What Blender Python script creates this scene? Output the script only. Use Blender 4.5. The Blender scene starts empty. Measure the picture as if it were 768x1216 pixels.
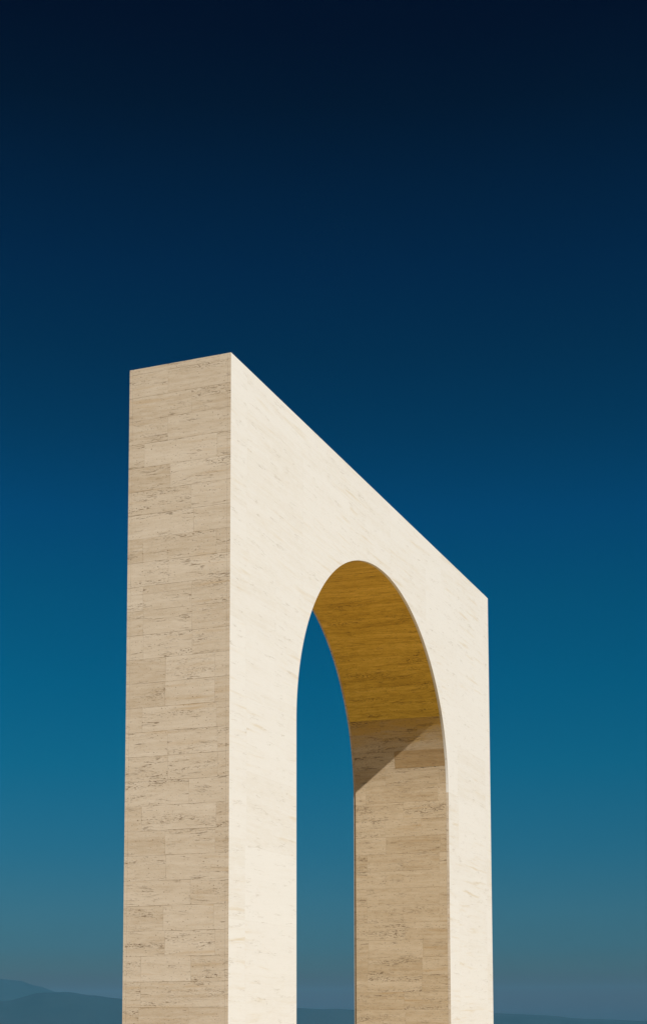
import bpy, bmesh, math, random
from mathutils import Matrix, Vector, noise

C = bpy.context.scene
COL = C.collection
R = math.radians

# ------------------------------------------------------------------ helpers
def mesh_obj(name, bm, mat, parent=None, kind=None, label=None, cat=None, smooth=False):
    me = bpy.data.meshes.new(name)
    bm.normal_update()
    bm.to_mesh(me)
    bm.free()
    o = bpy.data.objects.new(name, me)
    COL.objects.link(o)
    for m in (mat if isinstance(mat, (list, tuple)) else [mat]):
        me.materials.append(m)
    if smooth:
        for p in me.polygons:
            p.use_smooth = True
    if parent is not None:
        o.parent = parent
    if kind:
        o['kind'] = kind
    if label:
        o['label'] = label
    if cat:
        o['category'] = cat
    return o

class G:
    """small node-graph writer"""
    def __init__(self, name):
        self.m = bpy.data.materials.new(name)
        self.m.use_nodes = True
        self.t = self.m.node_tree
        self.t.nodes.clear()
    def n(self, typ, **kw):
        x = self.t.nodes.new(typ)
        for k, v in kw.items():
            setattr(x, k, v)
        return x
    def l(self, a, b):
        self.t.links.new(a, b)
    def put(self, sock, v):
        if isinstance(v, bpy.types.NodeSocket):
            self.l(v, sock)
        else:
            sock.default_value = v
    def math(self, op, a, b=0.0, c=0.0, clamp=False):
        x = self.n('ShaderNodeMath', operation=op, use_clamp=clamp)
        for i, v in enumerate((a, b, c)):
            self.put(x.inputs[i], v)
        return x.outputs[0]
    def comb(self, x=0.0, y=0.0, z=0.0):
        c = self.n('ShaderNodeCombineXYZ')
        for i, v in enumerate((x, y, z)):
            self.put(c.inputs[i], v)
        return c.outputs[0]
    def noise(self, vec, scale=1.0, detail=3.0, rough=0.55, distort=0.0):
        x = self.n('ShaderNodeTexNoise')
        self.l(vec, x.inputs['Vector'])
        x.inputs['Scale'].default_value = scale
        x.inputs['Detail'].default_value = detail
        x.inputs['Roughness'].default_value = rough
        x.inputs['Distortion'].default_value = distort
        return x.outputs[0]
    def white(self, vec):
        x = self.n('ShaderNodeTexWhiteNoise', noise_dimensions='3D')
        self.l(vec, x.inputs['Vector'])
        s = self.n('ShaderNodeSeparateColor')
        self.l(x.outputs['Color'], s.inputs[0])
        return s.outputs
    def rng(self, v, a, b, c=0.0, d=1.0, smooth=True):
        x = self.n('ShaderNodeMapRange', interpolation_type='SMOOTHSTEP' if smooth else 'LINEAR')
        self.put(x.inputs['Value'], v)
        x.inputs['From Min'].default_value = a
        x.inputs['From Max'].default_value = b
        x.inputs['To Min'].default_value = c
        x.inputs['To Max'].default_value = d
        return x.outputs[0]
    def mix(self, f, a, b, blend='MIX'):
        x = self.n('ShaderNodeMix', data_type='RGBA', blend_type=blend)
        self.put(x.inputs[0], f)
        for s, v in ((x.inputs[6], a), (x.inputs[7], b)):
            self.put(s, (*v, 1.0) if isinstance(v, tuple) and len(v) == 3 else v)
        return x.outputs[2]
    def finish(self, col, rough=0.7, height=None, bump=0.004, strength=0.6, spec=0.3):
        p = self.n('ShaderNodeBsdfPrincipled')
        self.put(p.inputs['Base Color'], col)
        self.put(p.inputs['Roughness'], rough)
        p.inputs['Specular IOR Level'].default_value = spec
        if height is not None:
            b = self.n('ShaderNodeBump')
            b.inputs['Distance'].default_value = bump
            b.inputs['Strength'].default_value = strength
            self.l(height, b.inputs['Height'])
            self.l(b.outputs[0], p.inputs['Normal'])
        o = self.n('ShaderNodeOutputMaterial')
        self.l(p.outputs[0], o.inputs['Surface'])
        return self.m

COURSE = 0.3055

def travertine(name, pale, mid, dark, pit_col, seed=0.0, course=COURSE, unit=0.335,
               tone=1.0, vein=1.0, pits=1.0, joints=1.0, vjoints=1.0, rough=0.7, bump=0.6, pit_thr=0.64,
               ochre=None, ochre_amt=0.0, voff=0.0, grit=1.0, warm_bounce=None):
    """vein-cut travertine; UV is in metres (u along the bed, v up)"""
    g = G(name)
    uv = g.n('ShaderNodeUVMap', uv_map='UVMap')
    s = g.n('ShaderNodeSeparateXYZ')
    g.l(uv.outputs[0], s.inputs[0])
    u, v = s.outputs[0], g.math('SUBTRACT', s.outputs[1], voff)
    raw = uv.outputs[0]
    # courses and blocks
    vr = g.math('DIVIDE', v, course)
    row = g.math('FLOOR', vr)
    rr = g.white(g.comb(row, seed, 3.7))
    ln = g.math('ADD', unit * 2, g.math('MULTIPLY', g.math('FLOOR', g.math('MULTIPLY', rr[0], 2.4)), unit))
    off = g.math('MULTIPLY', g.math('FLOOR', g.math('MULTIPLY', rr[1], 3.99)), unit)
    off = g.math('ADD', off, g.math('MULTIPLY', rr[2], 0.05))
    ur = g.math('DIVIDE', g.math('ADD', g.math('ADD', u, 40.0), off), ln)
    colm = g.math('FLOOR', ur)
    w = g.white(g.comb(row, colm, seed))
    # bedding coordinates, shifted per block and gently wavy
    shu = g.math('MULTIPLY', w[0], 37.0)
    shv = g.math('MULTIPLY', w[1], 11.0)
    wave = g.noise(g.comb(g.math('MULTIPLY', u, 1.6), g.math('MULTIPLY', v, 2.0), shu), 1.0, 2.0)
    tilt = g.math('MULTIPLY', g.math('SUBTRACT', w[2], 0.5), 0.06)
    bv = g.math('ADD', g.math('ADD', v, shv), g.math('ADD', g.math('MULTIPLY', g.math('SUBTRACT', wave, 0.5), 0.06), g.math('MULTIPLY', u, tilt)))
    bu = g.math('ADD', u, shu)
    def bed(su, sv, detail=3.0, rough_=0.55, z=0.0, distort=0.0):
        return g.noise(g.comb(g.math('MULTIPLY', bu, su), g.math('MULTIPLY', bv, sv), z), 1.0, detail, rough_, distort)
    broad = bed(0.5, 7.0, 3.0, 0.55, 1.0)
    streak = bed(1.4, 30.0, 4.0, 0.6, 5.0)
    fine = bed(7.0, 95.0, 3.0, 0.6, 9.0)
    grain = g.noise(raw, 85.0, 3.0, 0.7)
    patch = g.noise(raw, 0.9, 3.0, 0.5)
    mott = bed(6.0, 20.0, 4.0, 0.65, 41.0, 0.5)
    # colour
    t = g.math('ADD', g.math('MULTIPLY', g.math('SUBTRACT', broad, 0.5), 1.1 * vein), g.math('MULTIPLY', g.math('SUBTRACT', streak, 0.5), 1.0 * vein))
    t = g.math('ADD', t, g.math('MULTIPLY', g.math('SUBTRACT', fine, 0.5), 0.55 * vein))
    t = g.math('ADD', t, g.math('MULTIPLY', g.math('SUBTRACT', mott, 0.5), 1.1 * vein))
    t = g.math('ADD', t, g.math('MULTIPLY', g.math('SUBTRACT', w[0], 0.5), 0.75 * tone))
    t = g.math('ADD', t, g.math('MULTIPLY', g.math('SUBTRACT', patch, 0.5), 0.5 * tone))
    t = g.math('ADD', t, g.math('MULTIPLY', g.math('SUBTRACT', grain, 0.5), 0.75 * grit))
    t = g.math('ADD', t, 0.5, clamp=True)
    c = g.mix(g.rng(t, 0.0, 0.5, smooth=False), dark, mid)
    c = g.mix(g.rng(t, 0.5, 1.0, smooth=False), c, pale)
    if ochre is not None:
        ob = bed(0.8, 13.0, 3.0, 0.55, 21.0)
        oz = g.noise(raw, 0.55, 2.0, 0.5)
        om = g.math('MULTIPLY', g.rng(ob, 0.52, 0.74), g.rng(oz, 0.42, 0.62))
        c = g.mix(g.math('MULTIPLY', om, ochre_amt), c, ochre)
    if warm_bounce is not None:        # warm bounce light below the golden soffit, painted into the jamb colour
        sc, s0, s1 = warm_bounce
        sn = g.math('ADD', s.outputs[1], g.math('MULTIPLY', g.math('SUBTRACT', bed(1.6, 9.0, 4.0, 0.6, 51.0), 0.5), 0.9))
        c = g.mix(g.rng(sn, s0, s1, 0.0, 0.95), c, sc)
    # pits: short horizontal slots gathered in bands
    p1 = bed(11.0, 60.0, 3.0, 0.65, 13.0, 0.4)
    p2 = bed(26.0, 62.0, 2.0, 0.6, 17.0, 0.3)
    band = g.rng(bed(0.9, 9.0, 2.0, 0.5, 25.0), 0.47, 0.66)
    zone = g.rng(g.math('ADD', g.noise(raw, 1.3, 2.0, 0.5), g.math('MULTIPLY', g.math('SUBTRACT', w[2], 0.5), 0.4)), 0.38, 0.62)
    pm = g.math('MAXIMUM', g.rng(p1, pit_thr, pit_thr + 0.07), g.math('MULTIPLY', g.rng(p2, pit_thr + 0.02, pit_thr + 0.08), 0.8))
    spk = g.noise(g.comb(g.math('MULTIPLY', u, 38.0), g.math('MULTIPLY', v, 52.0), 3.0), 1.0, 2.0, 0.5)
    spk = g.math('MULTIPLY', g.rng(spk, pit_thr + 0.09, pit_thr + 0.14), 0.8)
    pm = g.math('MULTIPLY', pm, g.math('MULTIPLY', band, g.math('ADD', 0.12, g.math('MULTIPLY', zone, 0.88))))
    pm = g.math('MAXIMUM', pm, spk)
    # thin open bedding cracks
    ck = bed(0.9, 11.0, 4.0, 0.6, 31.0)
    ck = g.rng(g.math('ABSOLUTE', g.math('SUBTRACT', ck, 0.5)), 0.004, 0.013, 1.0, 0.0)
    ck = g.math('MULTIPLY', ck, g.rng(bed(3.0, 9.0, 2.0, 0.5, 37.0), 0.50, 0.66))
    pm = g.math('MAXIMUM', pm, g.math('MULTIPLY', ck, 0.75))
    pm = g.math('MULTIPLY', pm, pits, clamp=True)
    # joints
    fv = g.math('FRACT', vr)
    dv = g.math('MULTIPLY', g.math('MINIMUM', fv, g.math('SUBTRACT', 1.0, fv)), course)
    fu = g.math('FRACT', ur)
    du = g.math('MULTIPLY', g.math('MINIMUM', fu, g.math('SUBTRACT', 1.0, fu)), ln)
    jn = g.noise(raw, 5.0, 3.0, 0.6)
    jv = g.math('MULTIPLY', g.rng(dv, 0.0022, 0.0055, 1.0, 0.0), g.rng(jn, 0.36, 0.66, 0.2, 1.0))
    ju = g.math('MULTIPLY', g.rng(du, 0.0022, 0.0055, 1.0, 0.0), g.math('MULTIPLY', g.rng(jn, 0.36, 0.66, 0.35, 1.0), vjoints))
    jm = g.math('MULTIPLY', g.math('MAXIMUM', jv, ju), joints, clamp=True)
    c = g.mix(g.math('MULTIPLY', jm, 0.6), c, pit_col)
    c = g.mix(g.math('MULTIPLY', pm, 0.95), c, pit_col)
    h = g.math('SUBTRACT', g.math('MULTIPLY', fine, 0.12), g.math('MAXIMUM', pm, g.math('MULTIPLY', jm, 0.7)))
    return g.finish(c, rough, h, 0.006, bump)

# ------------------------------------------------------------------ materials
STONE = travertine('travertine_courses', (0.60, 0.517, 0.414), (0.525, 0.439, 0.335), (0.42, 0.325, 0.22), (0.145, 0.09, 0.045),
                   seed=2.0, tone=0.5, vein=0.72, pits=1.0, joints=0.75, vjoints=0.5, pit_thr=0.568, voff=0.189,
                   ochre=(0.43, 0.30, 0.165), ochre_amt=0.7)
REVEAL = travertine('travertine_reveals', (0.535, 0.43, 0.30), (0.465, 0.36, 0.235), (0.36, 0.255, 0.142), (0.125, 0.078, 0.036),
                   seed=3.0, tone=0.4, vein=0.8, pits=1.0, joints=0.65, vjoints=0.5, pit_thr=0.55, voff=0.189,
                   ochre=(0.39, 0.255, 0.12), ochre_amt=0.75, warm_bounce=((0.46, 0.285, 0.06), 6.30, 6.90))  # golden bounce light painted in towards the top of the jambs
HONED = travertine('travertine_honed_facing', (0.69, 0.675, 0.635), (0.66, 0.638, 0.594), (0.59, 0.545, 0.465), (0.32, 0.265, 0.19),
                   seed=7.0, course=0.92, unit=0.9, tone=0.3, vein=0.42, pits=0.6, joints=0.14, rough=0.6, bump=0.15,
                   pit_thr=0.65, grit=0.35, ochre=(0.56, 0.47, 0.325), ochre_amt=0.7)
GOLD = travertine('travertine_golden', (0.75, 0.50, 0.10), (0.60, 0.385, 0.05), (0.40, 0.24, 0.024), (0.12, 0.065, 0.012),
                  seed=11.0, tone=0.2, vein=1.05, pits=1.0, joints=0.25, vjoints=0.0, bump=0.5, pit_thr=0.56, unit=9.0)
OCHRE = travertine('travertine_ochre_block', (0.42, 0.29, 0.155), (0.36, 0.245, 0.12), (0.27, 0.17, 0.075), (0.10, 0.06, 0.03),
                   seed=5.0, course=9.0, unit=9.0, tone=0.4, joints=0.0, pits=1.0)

def paving_mat():
    g = G('limestone_paving')
    tc = g.n('ShaderNodeTexCoord')
    b = g.n('ShaderNodeTexBrick')
    g.l(tc.outputs['Object'], b.inputs['Vector'])
    b.inputs['Scale'].default_value = 1.0
    b.inputs['Brick Width'].default_value = 1.2
    b.inputs['Row Height'].default_value = 0.6
    b.inputs['Mortar Size'].default_value = 0.004
    b.inputs['Color1'].default_value = (0.45, 0.335, 0.175, 1)
    b.inputs['Color2'].default_value = (0.40, 0.29, 0.15, 1)
    b.inputs['Mortar'].default_value = (0.2, 0.16, 0.1, 1)
    n1 = g.noise(tc.outputs['Object'], 0.6, 4.0)
    n2 = g.noise(tc.outputs['Object'], 25.0, 3.0)
    c = g.mix(g.rng(n1, 0.3, 0.7, 0.0, 0.35), b.outputs[0], (0.38, 0.275, 0.15))
    c = g.mix(g.rng(n2, 0.4, 0.7, 0.0, 0.25), c, (0.34, 0.25, 0.14))
    return g.finish(c, 0.8, n2, 0.002, 0.4)

def scrub_mat(name, a, b, scale):
    g = G(name)
    tc = g.n('ShaderNodeTexCoord')
    n1 = g.noise(tc.outputs['Object'], scale, 6.0, 0.6)
    n2 = g.noise(tc.outputs['Object'], scale * 6, 4.0, 0.6)
    c = g.mix(g.rng(n1, 0.35, 0.65), a, b)
    c = g.mix(g.rng(n2, 0.45, 0.7, 0.0, 0.5), c, tuple(x * 0.6 for x in a))
    return g.finish(c, 0.95, None)

PAVING = paving_mat()
SCRUB = scrub_mat('dry_scrub_ground', (0.07, 0.075, 0.035), (0.16, 0.13, 0.075), 0.02)
HILL = scrub_mat('hill_scrub', (0.008, 0.020, 0.024), (0.014, 0.024, 0.028), 0.0012)

# ------------------------------------------------------------------ the arch
EYE = 1.6
LEN = 11.6252                 # front length
D0, TAP, SK = 1.408, 0.0422, -0.0105   # depth at the near end, taper of the rear face, skew of the end faces
TOP = 8.1373 + EYE
X0, RAD, ZS, ASP = 2.0538, 3.4165, 3.9136 + EYE, 0.8872
KR, KA = 0.9856, 1.0171
XR = X0 + 2 * RAD
FACE = 0.045                   # thickness of the front and rear facing slabs

def rear(x):
    return D0 + TAP * x

def prof(a, t, dr=0.0):
    """intrados point at angle a (0 = right springing) at depth fraction t, dr outward"""
    r = RAD * (1 + (KR - 1) * t)
    rz = RAD * ASP * (1 + (KA - 1) * t)
    cx = XR - r
    return cx + (r + dr) * math.cos(a), ZS + (rz + dr) * math.sin(a)

def P(x, z, y):
    return Vector((x + SK * y, y, z))

NA = 160
ANG = [math.pi * i / NA for i in range(NA + 1)]        # right springing -> left springing
GA = 25.4                                              # springing-side angle where the golden lining starts
GA = R(GA)

def yfrac(x, f):
    """f in 0..1 -> y between the two facings"""
    y0, y1 = FACE + 0.002, rear(x) - FACE - 0.002
    return y0 + (y1 - y0) * f

def tfrac(x, y):
    return y / rear(x)

class UVMesh:
    def __init__(self):
        self.bm = bmesh.new()
        self.uv = self.bm.loops.layers.uv.new('UVMap')
    def face(self, pts, uvs, mi=0):
        vs = [self.bm.verts.new(p) for p in pts]
        f = self.bm.faces.new(vs)
        f.material_index = mi
        for lp, q in zip(f.loops, uvs):
            lp[self.uv].uv = q
        return f
    def done(self):
        bmesh.ops.remove_doubles(self.bm, verts=self.bm.verts, dist=1e-5)
        return self.bm

def arc_len(a0, a1, n=24):
    s, p = 0.0, prof(a0, 0.5)
    for i in range(1, n + 1):
        q = prof(a0 + (a1 - a0) * i / n, 0.5)
        s += math.hypot(q[0] - p[0], q[1] - p[1])
        p = q
    return s

def pt_f(a, f, dr=0.0):
    """intrados point at core depth fraction f (0 behind front facing, 1 before rear facing)"""
    x, z = prof(a, 0.5, dr)
    y = yfrac(x, f)
    x, z = prof(a, tfrac(x, y), dr)
    return P(x, z, y)

def jamb_f(z, f, right=True):
    x = XR if right else X0
    y = yfrac(x, f)
    x = prof(0.0 if right else math.pi, tfrac(x, y))[0]
    return P(x, z, y)

STEPS = [i / 6 for i in range(7)]

arch = bpy.data.objects.new('stone_arch', None)
COL.objects.link(arch)
arch['label'] = 'tall freestanding travertine arch with pale sunlit face and golden underside'
arch['category'] = 'arch'
arch.location = (0, 0, 0)

ZG = {True: prof(GA, 0.5)[1], False: prof(math.pi - GA, 0.5)[1]}
LIN = 0.045          # thickness of the golden lining

def pier(right):
    """core of one leg: ground to the course line where the golden lining starts"""
    m = UVMesh()
    xo = LEN - 0.0 if right else 0.0          # outer end
    zt = prof(GA, 0.0)[1]
    # inner profile, from ground to GA
    arcs = [GA * i / 10 for i in range(11)]
    inner = [('j', 0.0), ('j', ZS / 2)] + [('a', a) for a in arcs]
    def ip(k, f):
        if k[0] == 'j':
            return jamb_f(k[1], f, right)
        return pt_f(k[1] if right else math.pi - k[1], f)
    vv = [0.0, ZS / 2, ZS] + [ZS + arc_len(0, a, 6) for a in arcs[1:]]
    for i in range(len(inner) - 1):
        for j in range(len(STEPS) - 1):
            f0, f1 = STEPS[j], STEPS[j + 1]
            a, b, c, d = ip(inner[i], f0), ip(inner[i], f1), ip(inner[i + 1], f1), ip(inner[i + 1], f0)
            q = [(a.y, vv[i]), (b.y, vv[i]), (c.y, vv[i + 1]), (d.y, vv[i + 1])]
            p = [a, b, c, d]
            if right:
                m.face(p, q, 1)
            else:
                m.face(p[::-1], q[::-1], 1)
    # outer end
    for z0, z1 in ((0.0, zt),):
        p = [P(xo, z0, yfrac(xo, 0)), P(xo, z0, yfrac(xo, 1)), P(xo, z1, yfrac(xo, 1)), P(xo, z1, yfrac(xo, 0))]
        q = [(v_.y, v_.z) for v_ in p]
        m.face(p if right else p[::-1], q if right else q[::-1])
    # hidden front and rear, top
    for f in (0, 1):
        poly = [P(xo, 0, yfrac(xo, f))] + [ip(k, f) for k in inner] + [P(xo, zt, yfrac(xo, f))]
        m.face(poly, [(v_.x, v_.z) for v_ in poly])
    poly = [P(xo, zt, yfrac(xo, 0)), ip(inner[-1], 0), ip(inner[-1], 1), P(xo, zt, yfrac(xo, 1))]
    m.face(poly, [(v_.x, v_.y) for v_ in poly])
    bm = m.done()
    bmesh.ops.recalc_face_normals(bm, faces=bm.faces)
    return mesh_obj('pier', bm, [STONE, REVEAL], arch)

pier(False)
pier(True)

def head():
    """core above the piers, its underside hidden by the golden lining"""
    m = UVMesh()
    zt = prof(GA, 0.0)[1] + 0.0015
    a_in = [GA + (math.pi - 2 * GA) * i / 96 for i in range(97)]
    LD = LIN + 0.002
    def outl(f):
        y = lambda x: yfrac(x, f)
        pts = [P(LEN, zt, y(LEN)), P(LEN, TOP, y(LEN)), P(0, TOP, y(0)), P(0, zt, y(0))]
        low = []
        for a in reversed(a_in):
            q = pt_f(a, f, LD)
            q.z = max(q.z, zt)
            low.append(q)
        return pts + low
    A, B = outl(0), outl(1)
    m.face(A, [(v.x, v.z) for v in A])
    m.face(B[::-1], [(v.x, v.z) for v in B[::-1]])
    n = len(A)
    for i in range(n):
        k = (i + 1) % n
        if (A[i] - A[k]).length < 1e-6:
            continue
        p = [A[i], B[i], B[k], A[k]]
        if i in (0, 2):       # ends
            q = [(v.y, v.z) for v in p]
        else:
            q = [(v.y, v.x) for v in p]
        m.face(p, q)
    bm = m.done()
    bmesh.ops.recalc_face_normals(bm, faces=bm.faces)
    return mesh_obj('arch_head', bm, STONE, arch)
head()

def soffit():
    m = UVMesh()
    n = 120
    a_in = [GA + 0.0006 + (math.pi - 2 * GA - 0.0012) * i / n for i in range(n + 1)]
    s = [0.0]
    for i in range(n):
        s.append(s[-1] + arc_len(a_in[i], a_in[i + 1], 2))
    for i in range(n):
        for j in range(len(STEPS) - 1):
            f0, f1 = STEPS[j], STEPS[j + 1]
            p = [pt_f(a_in[i], f0), pt_f(a_in[i], f1), pt_f(a_in[i + 1], f1), pt_f(a_in[i + 1], f0)]
            q = [(p[0].y, s[i]), (p[1].y, s[i]), (p[2].y, s[i + 1]), (p[3].y, s[i + 1])]
            m.face(p, q)
        p = [pt_f(a_in[i], 0, LIN), pt_f(a_in[i], 1, LIN), pt_f(a_in[i + 1], 1, LIN), pt_f(a_in[i + 1], 0, LIN)]
        m.face(p[::-1], [(v.y, v.x) for v in p])
        for f in (0, 1):
            p = [pt_f(a_in[i], f), pt_f(a_in[i + 1], f), pt_f(a_in[i + 1], f, LIN), pt_f(a_in[i], f, LIN)]
            m.face(p, [(v.x, v.z) for v in p])
    for a in (a_in[0], a_in[-1]):
        row = [pt_f(a, f) for f in STEPS] + [pt_f(a, 1, LIN), pt_f(a, 0, LIN)]
        m.face(row, [(v.x, v.y) for v in row])
    bm = m.done()
    bmesh.ops.recalc_face_normals(bm, faces=bm.faces)
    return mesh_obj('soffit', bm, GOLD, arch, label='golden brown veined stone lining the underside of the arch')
soffit()

def facing(front):
    m = UVMesh()
    n = 200
    LIP = 0.006          # the facing stands a few mm into the opening
    def outline(side):   # side 0 = outer skin, 1 = inner skin
        def y(x):
            if front:
                return 0.0 if side == 0 else FACE
            return rear(x) if side == 0 else rear(x) - FACE
        def opn(a):
            dr = 0.0 if front else 0.028
            x, z = prof(a, 0 if front else 1, dr)
            yy = y(x)
            x, z = prof(a, tfrac(x, yy), dr)
            return P(x, z, yy)
        pts = [P(0, 0, y(0)), P(0, TOP, y(0)), P(LEN, TOP, y(LEN)), P(LEN, 0, y(LEN))]
        b = opn(0)
        pts.append(Vector((b.x, b.y, 0)))
        for i in range(n + 1):
            pts.append(opn(math.pi * i / n))
        b = pts[-1]
        pts.append(Vector((b.x, b.y, 0)))
        return pts
    A, B = outline(0), outline(1)
    # skins as strips so that shading stays clean: left leg, right leg, head columns
    def skin(Q, mi):
        op = Q[5:5 + n + 1]
        left, rt = op[-1], op[0]
        def tp(v):
            return Vector((v.x, v.y, TOP))
        def q(ps):
            m.face(ps, [(v.x, v.z) for v in ps], mi)
        q([Q[0], Q[-1], left, Vector((left.x, left.y, TOP)), Q[1]])
        q([Q[4], Q[3], Q[2], tp(rt), rt])
        for i in range(n):
            q([op[i + 1], op[i], tp(op[i]), tp(op[i + 1])])
    skin(A, 0)
    skin(B, 1)
    N = len(A)
    def edge(p, q, mi=1):
        m.face(p, q, mi)
    # ends, top, jambs, intrados edge
    tops = [Vector((v.x, v.y, TOP)) for v in A[5:5 + n + 1]]
    topsB = [Vector((v.x, v.y, TOP)) for v in B[5:5 + n + 1]]
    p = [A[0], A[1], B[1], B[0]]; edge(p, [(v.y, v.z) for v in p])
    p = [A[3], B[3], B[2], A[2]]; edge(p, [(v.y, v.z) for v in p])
    ta, tb = [A[2]] + tops + [A[1]], [B[2]] + topsB + [B[1]]
    for i in range(len(ta) - 1):
        p = [ta[i], tb[i], tb[i + 1], ta[i + 1]]; edge(p, [(v.x, v.y) for v in p], 0)
    for i in range(4, N - 1):   # jambs and intrados
        p = [A[i], A[i + 1], B[i + 1], B[i]]; edge(p, [(v.y, v.z) for v in p], 0 if front and A[i].z >= ZS - 0.01 and A[i + 1].z >= ZS - 0.01 else 1)
    for i, k in ((0, N - 1), (3, 4)):
        p = [A[i], A[k], B[k], B[i]]; edge(p, [(v.x, v.y) for v in p])
    bm = m.done()
    bmesh.ops.recalc_face_normals(bm, faces=bm.faces)
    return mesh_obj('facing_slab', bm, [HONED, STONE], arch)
facing(True)
facing(False)

def ochre_block(f0, f1, s0, s1):
    """one darker block set in the right jamb, 2 mm proud; s = arc height above springing"""
    m = UVMesh()
    n = 6
    def ang(s):
        lo, hi = 0.0, 1.0
        for _ in range(40):
            md = (lo + hi) / 2
            if arc_len(0, md, 8) < s: lo = md
            else: hi = md
        return lo
    aa = [ang(s0 + (s1 - s0) * i / n) for i in range(n + 1)]
    ff = [f0 + (f1 - f0) * i / 4 for i in range(5)]
    pf = lambda a, f, d: pt_f(a, f, d)
    for i in range(n):
        for j in range(4):
            p = [pf(aa[i], ff[j], -0.0025), pf(aa[i], ff[j + 1], -0.0025), pf(aa[i + 1], ff[j + 1], -0.0025), pf(aa[i + 1], ff[j], -0.0025)]
            m.face(p, [(v.y, v.z) for v in p])
            p = [pf(aa[i], ff[j], 0.02), pf(aa[i + 1], ff[j], 0.02), pf(aa[i + 1], ff[j + 1], 0.02), pf(aa[i], ff[j + 1], 0.02)]
            m.face(p, [(v.y, v.z) for v in p])
        for f in (ff[0], ff[-1]):
            p = [pf(aa[i], f, -0.0025), pf(aa[i + 1], f, -0.0025), pf(aa[i + 1], f, 0.02), pf(aa[i], f, 0.02)]
            m.face(p, [(v.x, v.z) for v in p])
    for a in (aa[0], aa[-1]):
        for j in range(4):
            p = [pf(a, ff[j], -0.0025), pf(a, ff[j + 1], -0.0025), pf(a, ff[j + 1], 0.02), pf(a, ff[j], 0.02)]
            m.face(p, [(v.x, v.y) for v in p])
    bm = m.done()
    bmesh.ops.recalc_face_normals(bm, faces=bm.faces)
    return mesh_obj('stone_block', bm, OCHRE, arch, label='darker ochre stone block set in the lit jamb below the arch curve')
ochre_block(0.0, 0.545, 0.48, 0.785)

# ------------------------------------------------------------------ setting
def ground():
    bm = bmesh.new()
    rings = [0, 20, 40, 60, 75, 90, 115, 150, 200, 270, 360, 480, 640, 850, 1150, 1600, 2200, 3000, 4200, 6000, 8500, 11800]
    NS = 96
    prev = None
    for r in rings:
        cur = []
        for i in range(NS if r else 1):
            a = 2 * math.pi * i / NS
            x, y = r * math.cos(a), r * math.sin(a)
            t = min(1.0, max(0.0, (r - 62) / 800.0))
            z = -205 * (1 - (1 - t) ** 2.2)
            if r > 70:
                k = min(1.0, (r - 70) / 400)
                z += k * 16 * noise.noise(Vector((x / 420, y / 420, 1.3))) + min(k, .2) * 10 * noise.noise(Vector((x / 70, y / 70, 4.0)))
            cur.append(bm.verts.new((x, y, min(z, -0.004))))
        if prev:
            if len(prev) == 1:
                for i in range(NS):
                    bm.faces.new((prev[0], cur[i], cur[(i + 1) % NS]))
            else:
                for i in range(NS):
                    k = (i + 1) % NS
                    bm.faces.new((prev[i], cur[i], cur[k], prev[k]))
        prev = cur
    return mesh_obj('ground', bm, SCRUB, kind='structure', smooth=True)
ground()

def paving():
    bm = bmesh.new()
    n = 64
    vs = [bm.verts.new((48 * math.cos(2 * math.pi * i / n), 48 * math.sin(2 * math.pi * i / n), 0.0)) for i in range(n)]
    bm.faces.new(vs)
    return mesh_obj('paving', bm, PAVING, kind='structure')
paving()

YAW, PIT, ROLL, F = 1.188, 0.1017, -0.002, 1753.87
CY0 = 1028.1
CX, CY = -15.766, -7.5585
HORIZON = CY0 + F * math.tan(PIT)

def hills(name, dist, pts, seed, amp, depth, zbase):
    """a mountain range all round the place; pts = (bearing in degrees from the view axis, rise in degrees)"""
    bm = bmesh.new()
    N = 1440
    prof_d = [(-1.0, 0.0), (-0.7, 0.22), (-0.42, 0.5), (-0.2, 0.78), (-0.08, 0.93), (0.0, 1.0), (0.1, 0.9), (0.35, 0.55), (0.7, 0.2), (1.0, 0.0)]
    def rise(b):
        b = (b + 180) % 360 - 180
        if b <= pts[0][0]:
            base = pts[0][1]
        elif b >= pts[-1][0]:
            base = pts[-1][1]
        else:
            for (b0, r0), (b1, r1) in zip(pts, pts[1:]):
                if b0 <= b <= b1:
                    t = (b - b0) / (b1 - b0)
                    t = t * t * (3 - 2 * t)
                    base = r0 + (r1 - r0) * t
                    break
        return base
    rows = []
    for i in range(N):
        b = 360.0 * i / N - 180
        az = YAW + R(b)
        far = min(1.0, max(0.0, (abs(b) - 14) / 10))
        ca, sa = math.cos(az), math.sin(az)
        v = Vector((sa * 6, ca * 6, seed))
        nz = noise.fractal(v * 1.3, 1.0, 2.0, 6) * 0.35 * far + noise.fractal(v * 12, 1.0, 2.0, 4) * amp
        top = EYE + dist * math.tan(R(max(rise(b) + nz, -0.4)))
        row = []
        for d, h in prof_d:
            r = dist + d * depth
            w = noise.fractal(Vector((sa * r / 420, ca * r / 420, seed + 3)), 1.0, 2.0, 4) * 16 * (1 - abs(2 * h - 1)) 
            z = zbase + (top - zbase) * h + w
            row.append(bm.verts.new((CX + sa * r, CY + ca * r, z)))
        rows.append(row)
    for i in range(N):
        a, c = rows[i], rows[(i + 1) % N]
        for j in range(len(prof_d) - 1):
            bm.faces.new((a[j], c[j], c[j + 1], a[j + 1]))
    bmesh.ops.recalc_face_normals(bm, faces=bm.faces)
    return mesh_obj(name, bm, HILL, kind='structure', smooth=True)

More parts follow.
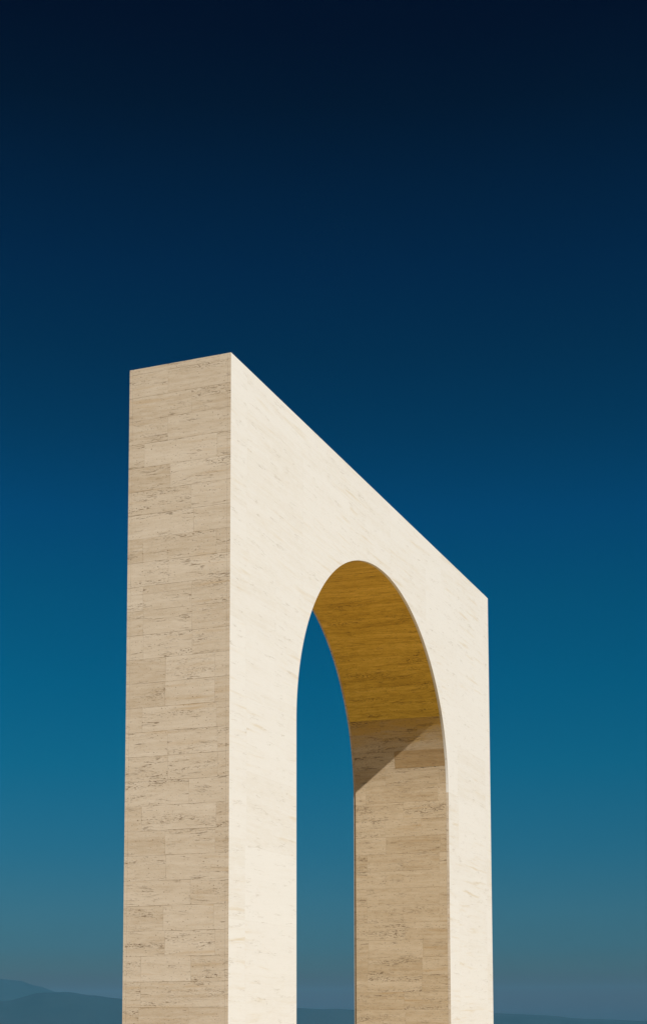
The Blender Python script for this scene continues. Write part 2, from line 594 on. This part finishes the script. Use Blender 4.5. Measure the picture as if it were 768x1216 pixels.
def px(points):
    out = []
    for x, y in points:
        out.append((math.degrees(math.atan((x - 384) / F)), math.degrees(math.atan((HORIZON - y) / F))))
    return out
hills('hills', 6600, px([(-60, 1196), (10, 1188), (50, 1179), (78, 1178), (110, 1182), (148, 1186), (250, 1190), (385, 1198), (480, 1202), (590, 1204), (640, 1206), (700, 1211), (770, 1213)]),
      2.0, 0.025, 1300, -215)
hills('mountains', 8300, px([(-200, 1172), (0, 1163.5), (24, 1165), (46, 1171), (70, 1178), (110, 1190), (300, 1202), (420, 1210), (760, 1214)]),
      8.0, 0.02, 1500, -215)

# the air
def haze(density, colour):
    g = G('hazy_air')
    p = g.n('ShaderNodeVolumePrincipled')
    p.inputs['Color'].default_value = (*colour, 1)
    p.inputs['Density'].default_value = density
    p.inputs['Anisotropy'].default_value = 0.0
    o = g.n('ShaderNodeOutputMaterial')
    g.l(p.outputs[0], o.inputs['Volume'])
    bm = bmesh.new()
    bmesh.ops.create_cube(bm, size=1.0)
    z0, z1, s = -219.0, 247.0, 24800.0
    for v in bm.verts:
        v.co = Vector((v.co.x * s, v.co.y * s, z0 if v.co.z < 0 else z1))
    return mesh_obj('haze', bm, g.m, kind='stuff')
haze(4.2e-5, (0.12, 0.60, 0.98))

# ------------------------------------------------------------------ light
SUN = Vector((-0.695, -1.0, 1.29)).normalized()
EL = math.asin(SUN.z)
AZ = math.atan2(SUN.x, SUN.y) % (2 * math.pi)
ld = bpy.data.lights.new('sun', 'SUN')
ld.energy = 5.0
ld.angle = R(0.53)
ld.color = (1.0, 0.962, 0.90)
lo = bpy.data.objects.new('sun', ld)
lo.rotation_euler = SUN.to_track_quat('Z', 'Y').to_euler()
lo.location = (-20, -30, 40)
COL.objects.link(lo)

EXPO = 0.31
wd = bpy.data.worlds.new('World')
C.world = wd
wd.use_nodes = True
nt = wd.node_tree
bg = nt.nodes['Background']
STR = 0.1
bg.inputs['Strength'].default_value = STR
sky = nt.nodes.new('ShaderNodeTexSky')
sky.sky_type = 'NISHITA'
sky.sun_disc = False
sky.sun_elevation = EL
sky.sun_rotation = AZ
# a deep, polarised blue: the sky graded by height above the horizon
tc = nt.nodes.new('ShaderNodeTexCoord')
sx = nt.nodes.new('ShaderNodeSeparateXYZ')
nt.links.new(tc.outputs['Generated'], sx.inputs[0])
rp = nt.nodes.new('ShaderNodeValToRGB')
nt.links.new(sx.outputs[2], rp.inputs[0])
rp.color_ramp.interpolation = 'LINEAR'
#GRADE-BEGIN
GRADE = [
    (0.0000, (0.14244, 0.04453, 0.00000)),
    (0.0061, (0.14244, 0.04453, 0.00000)),
    (0.0139, (0.13135, 0.04627, 0.00000)),
    (0.0217, (0.11097, 0.07301, 0.05157)),
    (0.0317, (0.09275, 0.12793, 0.15052)),
    (0.0456, (0.07246, 0.15792, 0.22369)),
    (0.0685, (0.06232, 0.18034, 0.25737)),
    (0.1109, (0.03243, 0.19419, 0.28017)),
    (0.1684, (0.00741, 0.21349, 0.30126)),
    (0.2206, (0.00000, 0.21031, 0.30501)),
    (0.2756, (0.00000, 0.19335, 0.29096)),
    (0.3268, (0.00000, 0.16166, 0.28328)),
    (0.3757, (0.00000, 0.11941, 0.20760)),
    (0.4204, (0.00000, 0.09007, 0.16446)),
    (0.4661, (0.00000, 0.06542, 0.14061)),
    (0.5072, (0.00000, 0.04439, 0.10236)),
    (0.5456, (0.00000, 0.02168, 0.06063)),
    (0.5798, (0.00000, 0.00810, 0.04439)),
    (0.7200, (0.00000, 0.00729, 0.03995)),
    (1.0000, (0.00000, 0.00729, 0.03995)),
]
#GRADE-END
els = rp.color_ramp.elements
els[0].position, els[0].color = GRADE[0][0], (*GRADE[0][1], 1)
els[1].position, els[1].color = GRADE[-1][0], (*GRADE[-1][1], 1)
for p_, c_ in GRADE[1:-1]:
    e = els.new(p_)
    e.color = (*c_, 1)
mx = nt.nodes.new('ShaderNodeMix')
mx.data_type = 'RGBA'
mx.blend_type = 'MULTIPLY'
mx.inputs[0].default_value = 1.0
nt.links.new(sky.outputs[0], mx.inputs[6])
nt.links.new(rp.outputs[0], mx.inputs[7])
nt.links.new(mx.outputs[2], bg.inputs['Color'])

# ------------------------------------------------------------------ camera
cam = bpy.data.cameras.new('camera')
co = bpy.data.objects.new('camera', cam)
COL.objects.link(co)
fw = Vector((math.sin(YAW) * math.cos(PIT), math.cos(YAW) * math.cos(PIT), math.sin(PIT)))
rt = Vector((math.cos(YAW), -math.sin(YAW), 0))
up = rt.cross(fw)
r2 = rt * math.cos(ROLL) + up * math.sin(ROLL)
u2 = -rt * math.sin(ROLL) + up * math.cos(ROLL)
M = Matrix((r2, u2, -fw)).transposed().to_4x4()
M.translation = Vector((CX, CY, EYE))
co.matrix_world = M
cam.sensor_fit = 'VERTICAL'
cam.sensor_height = 36.0
cam.lens = F / 1216 * 36.0
cam.shift_y = (CY0 - 608) / 1216
cam.clip_start = 0.1
cam.clip_end = 60000
C.camera = co

vs = C.view_settings
vs.view_transform = 'Standard'
vs.look = 'None'
vs.exposure = EXPO
vs.gamma = 1.0
vs.use_curve_mapping = False
C.cycles.volume_bounces = 0
C.cycles.max_bounces = 8
C.cycles.diffuse_bounces = 5
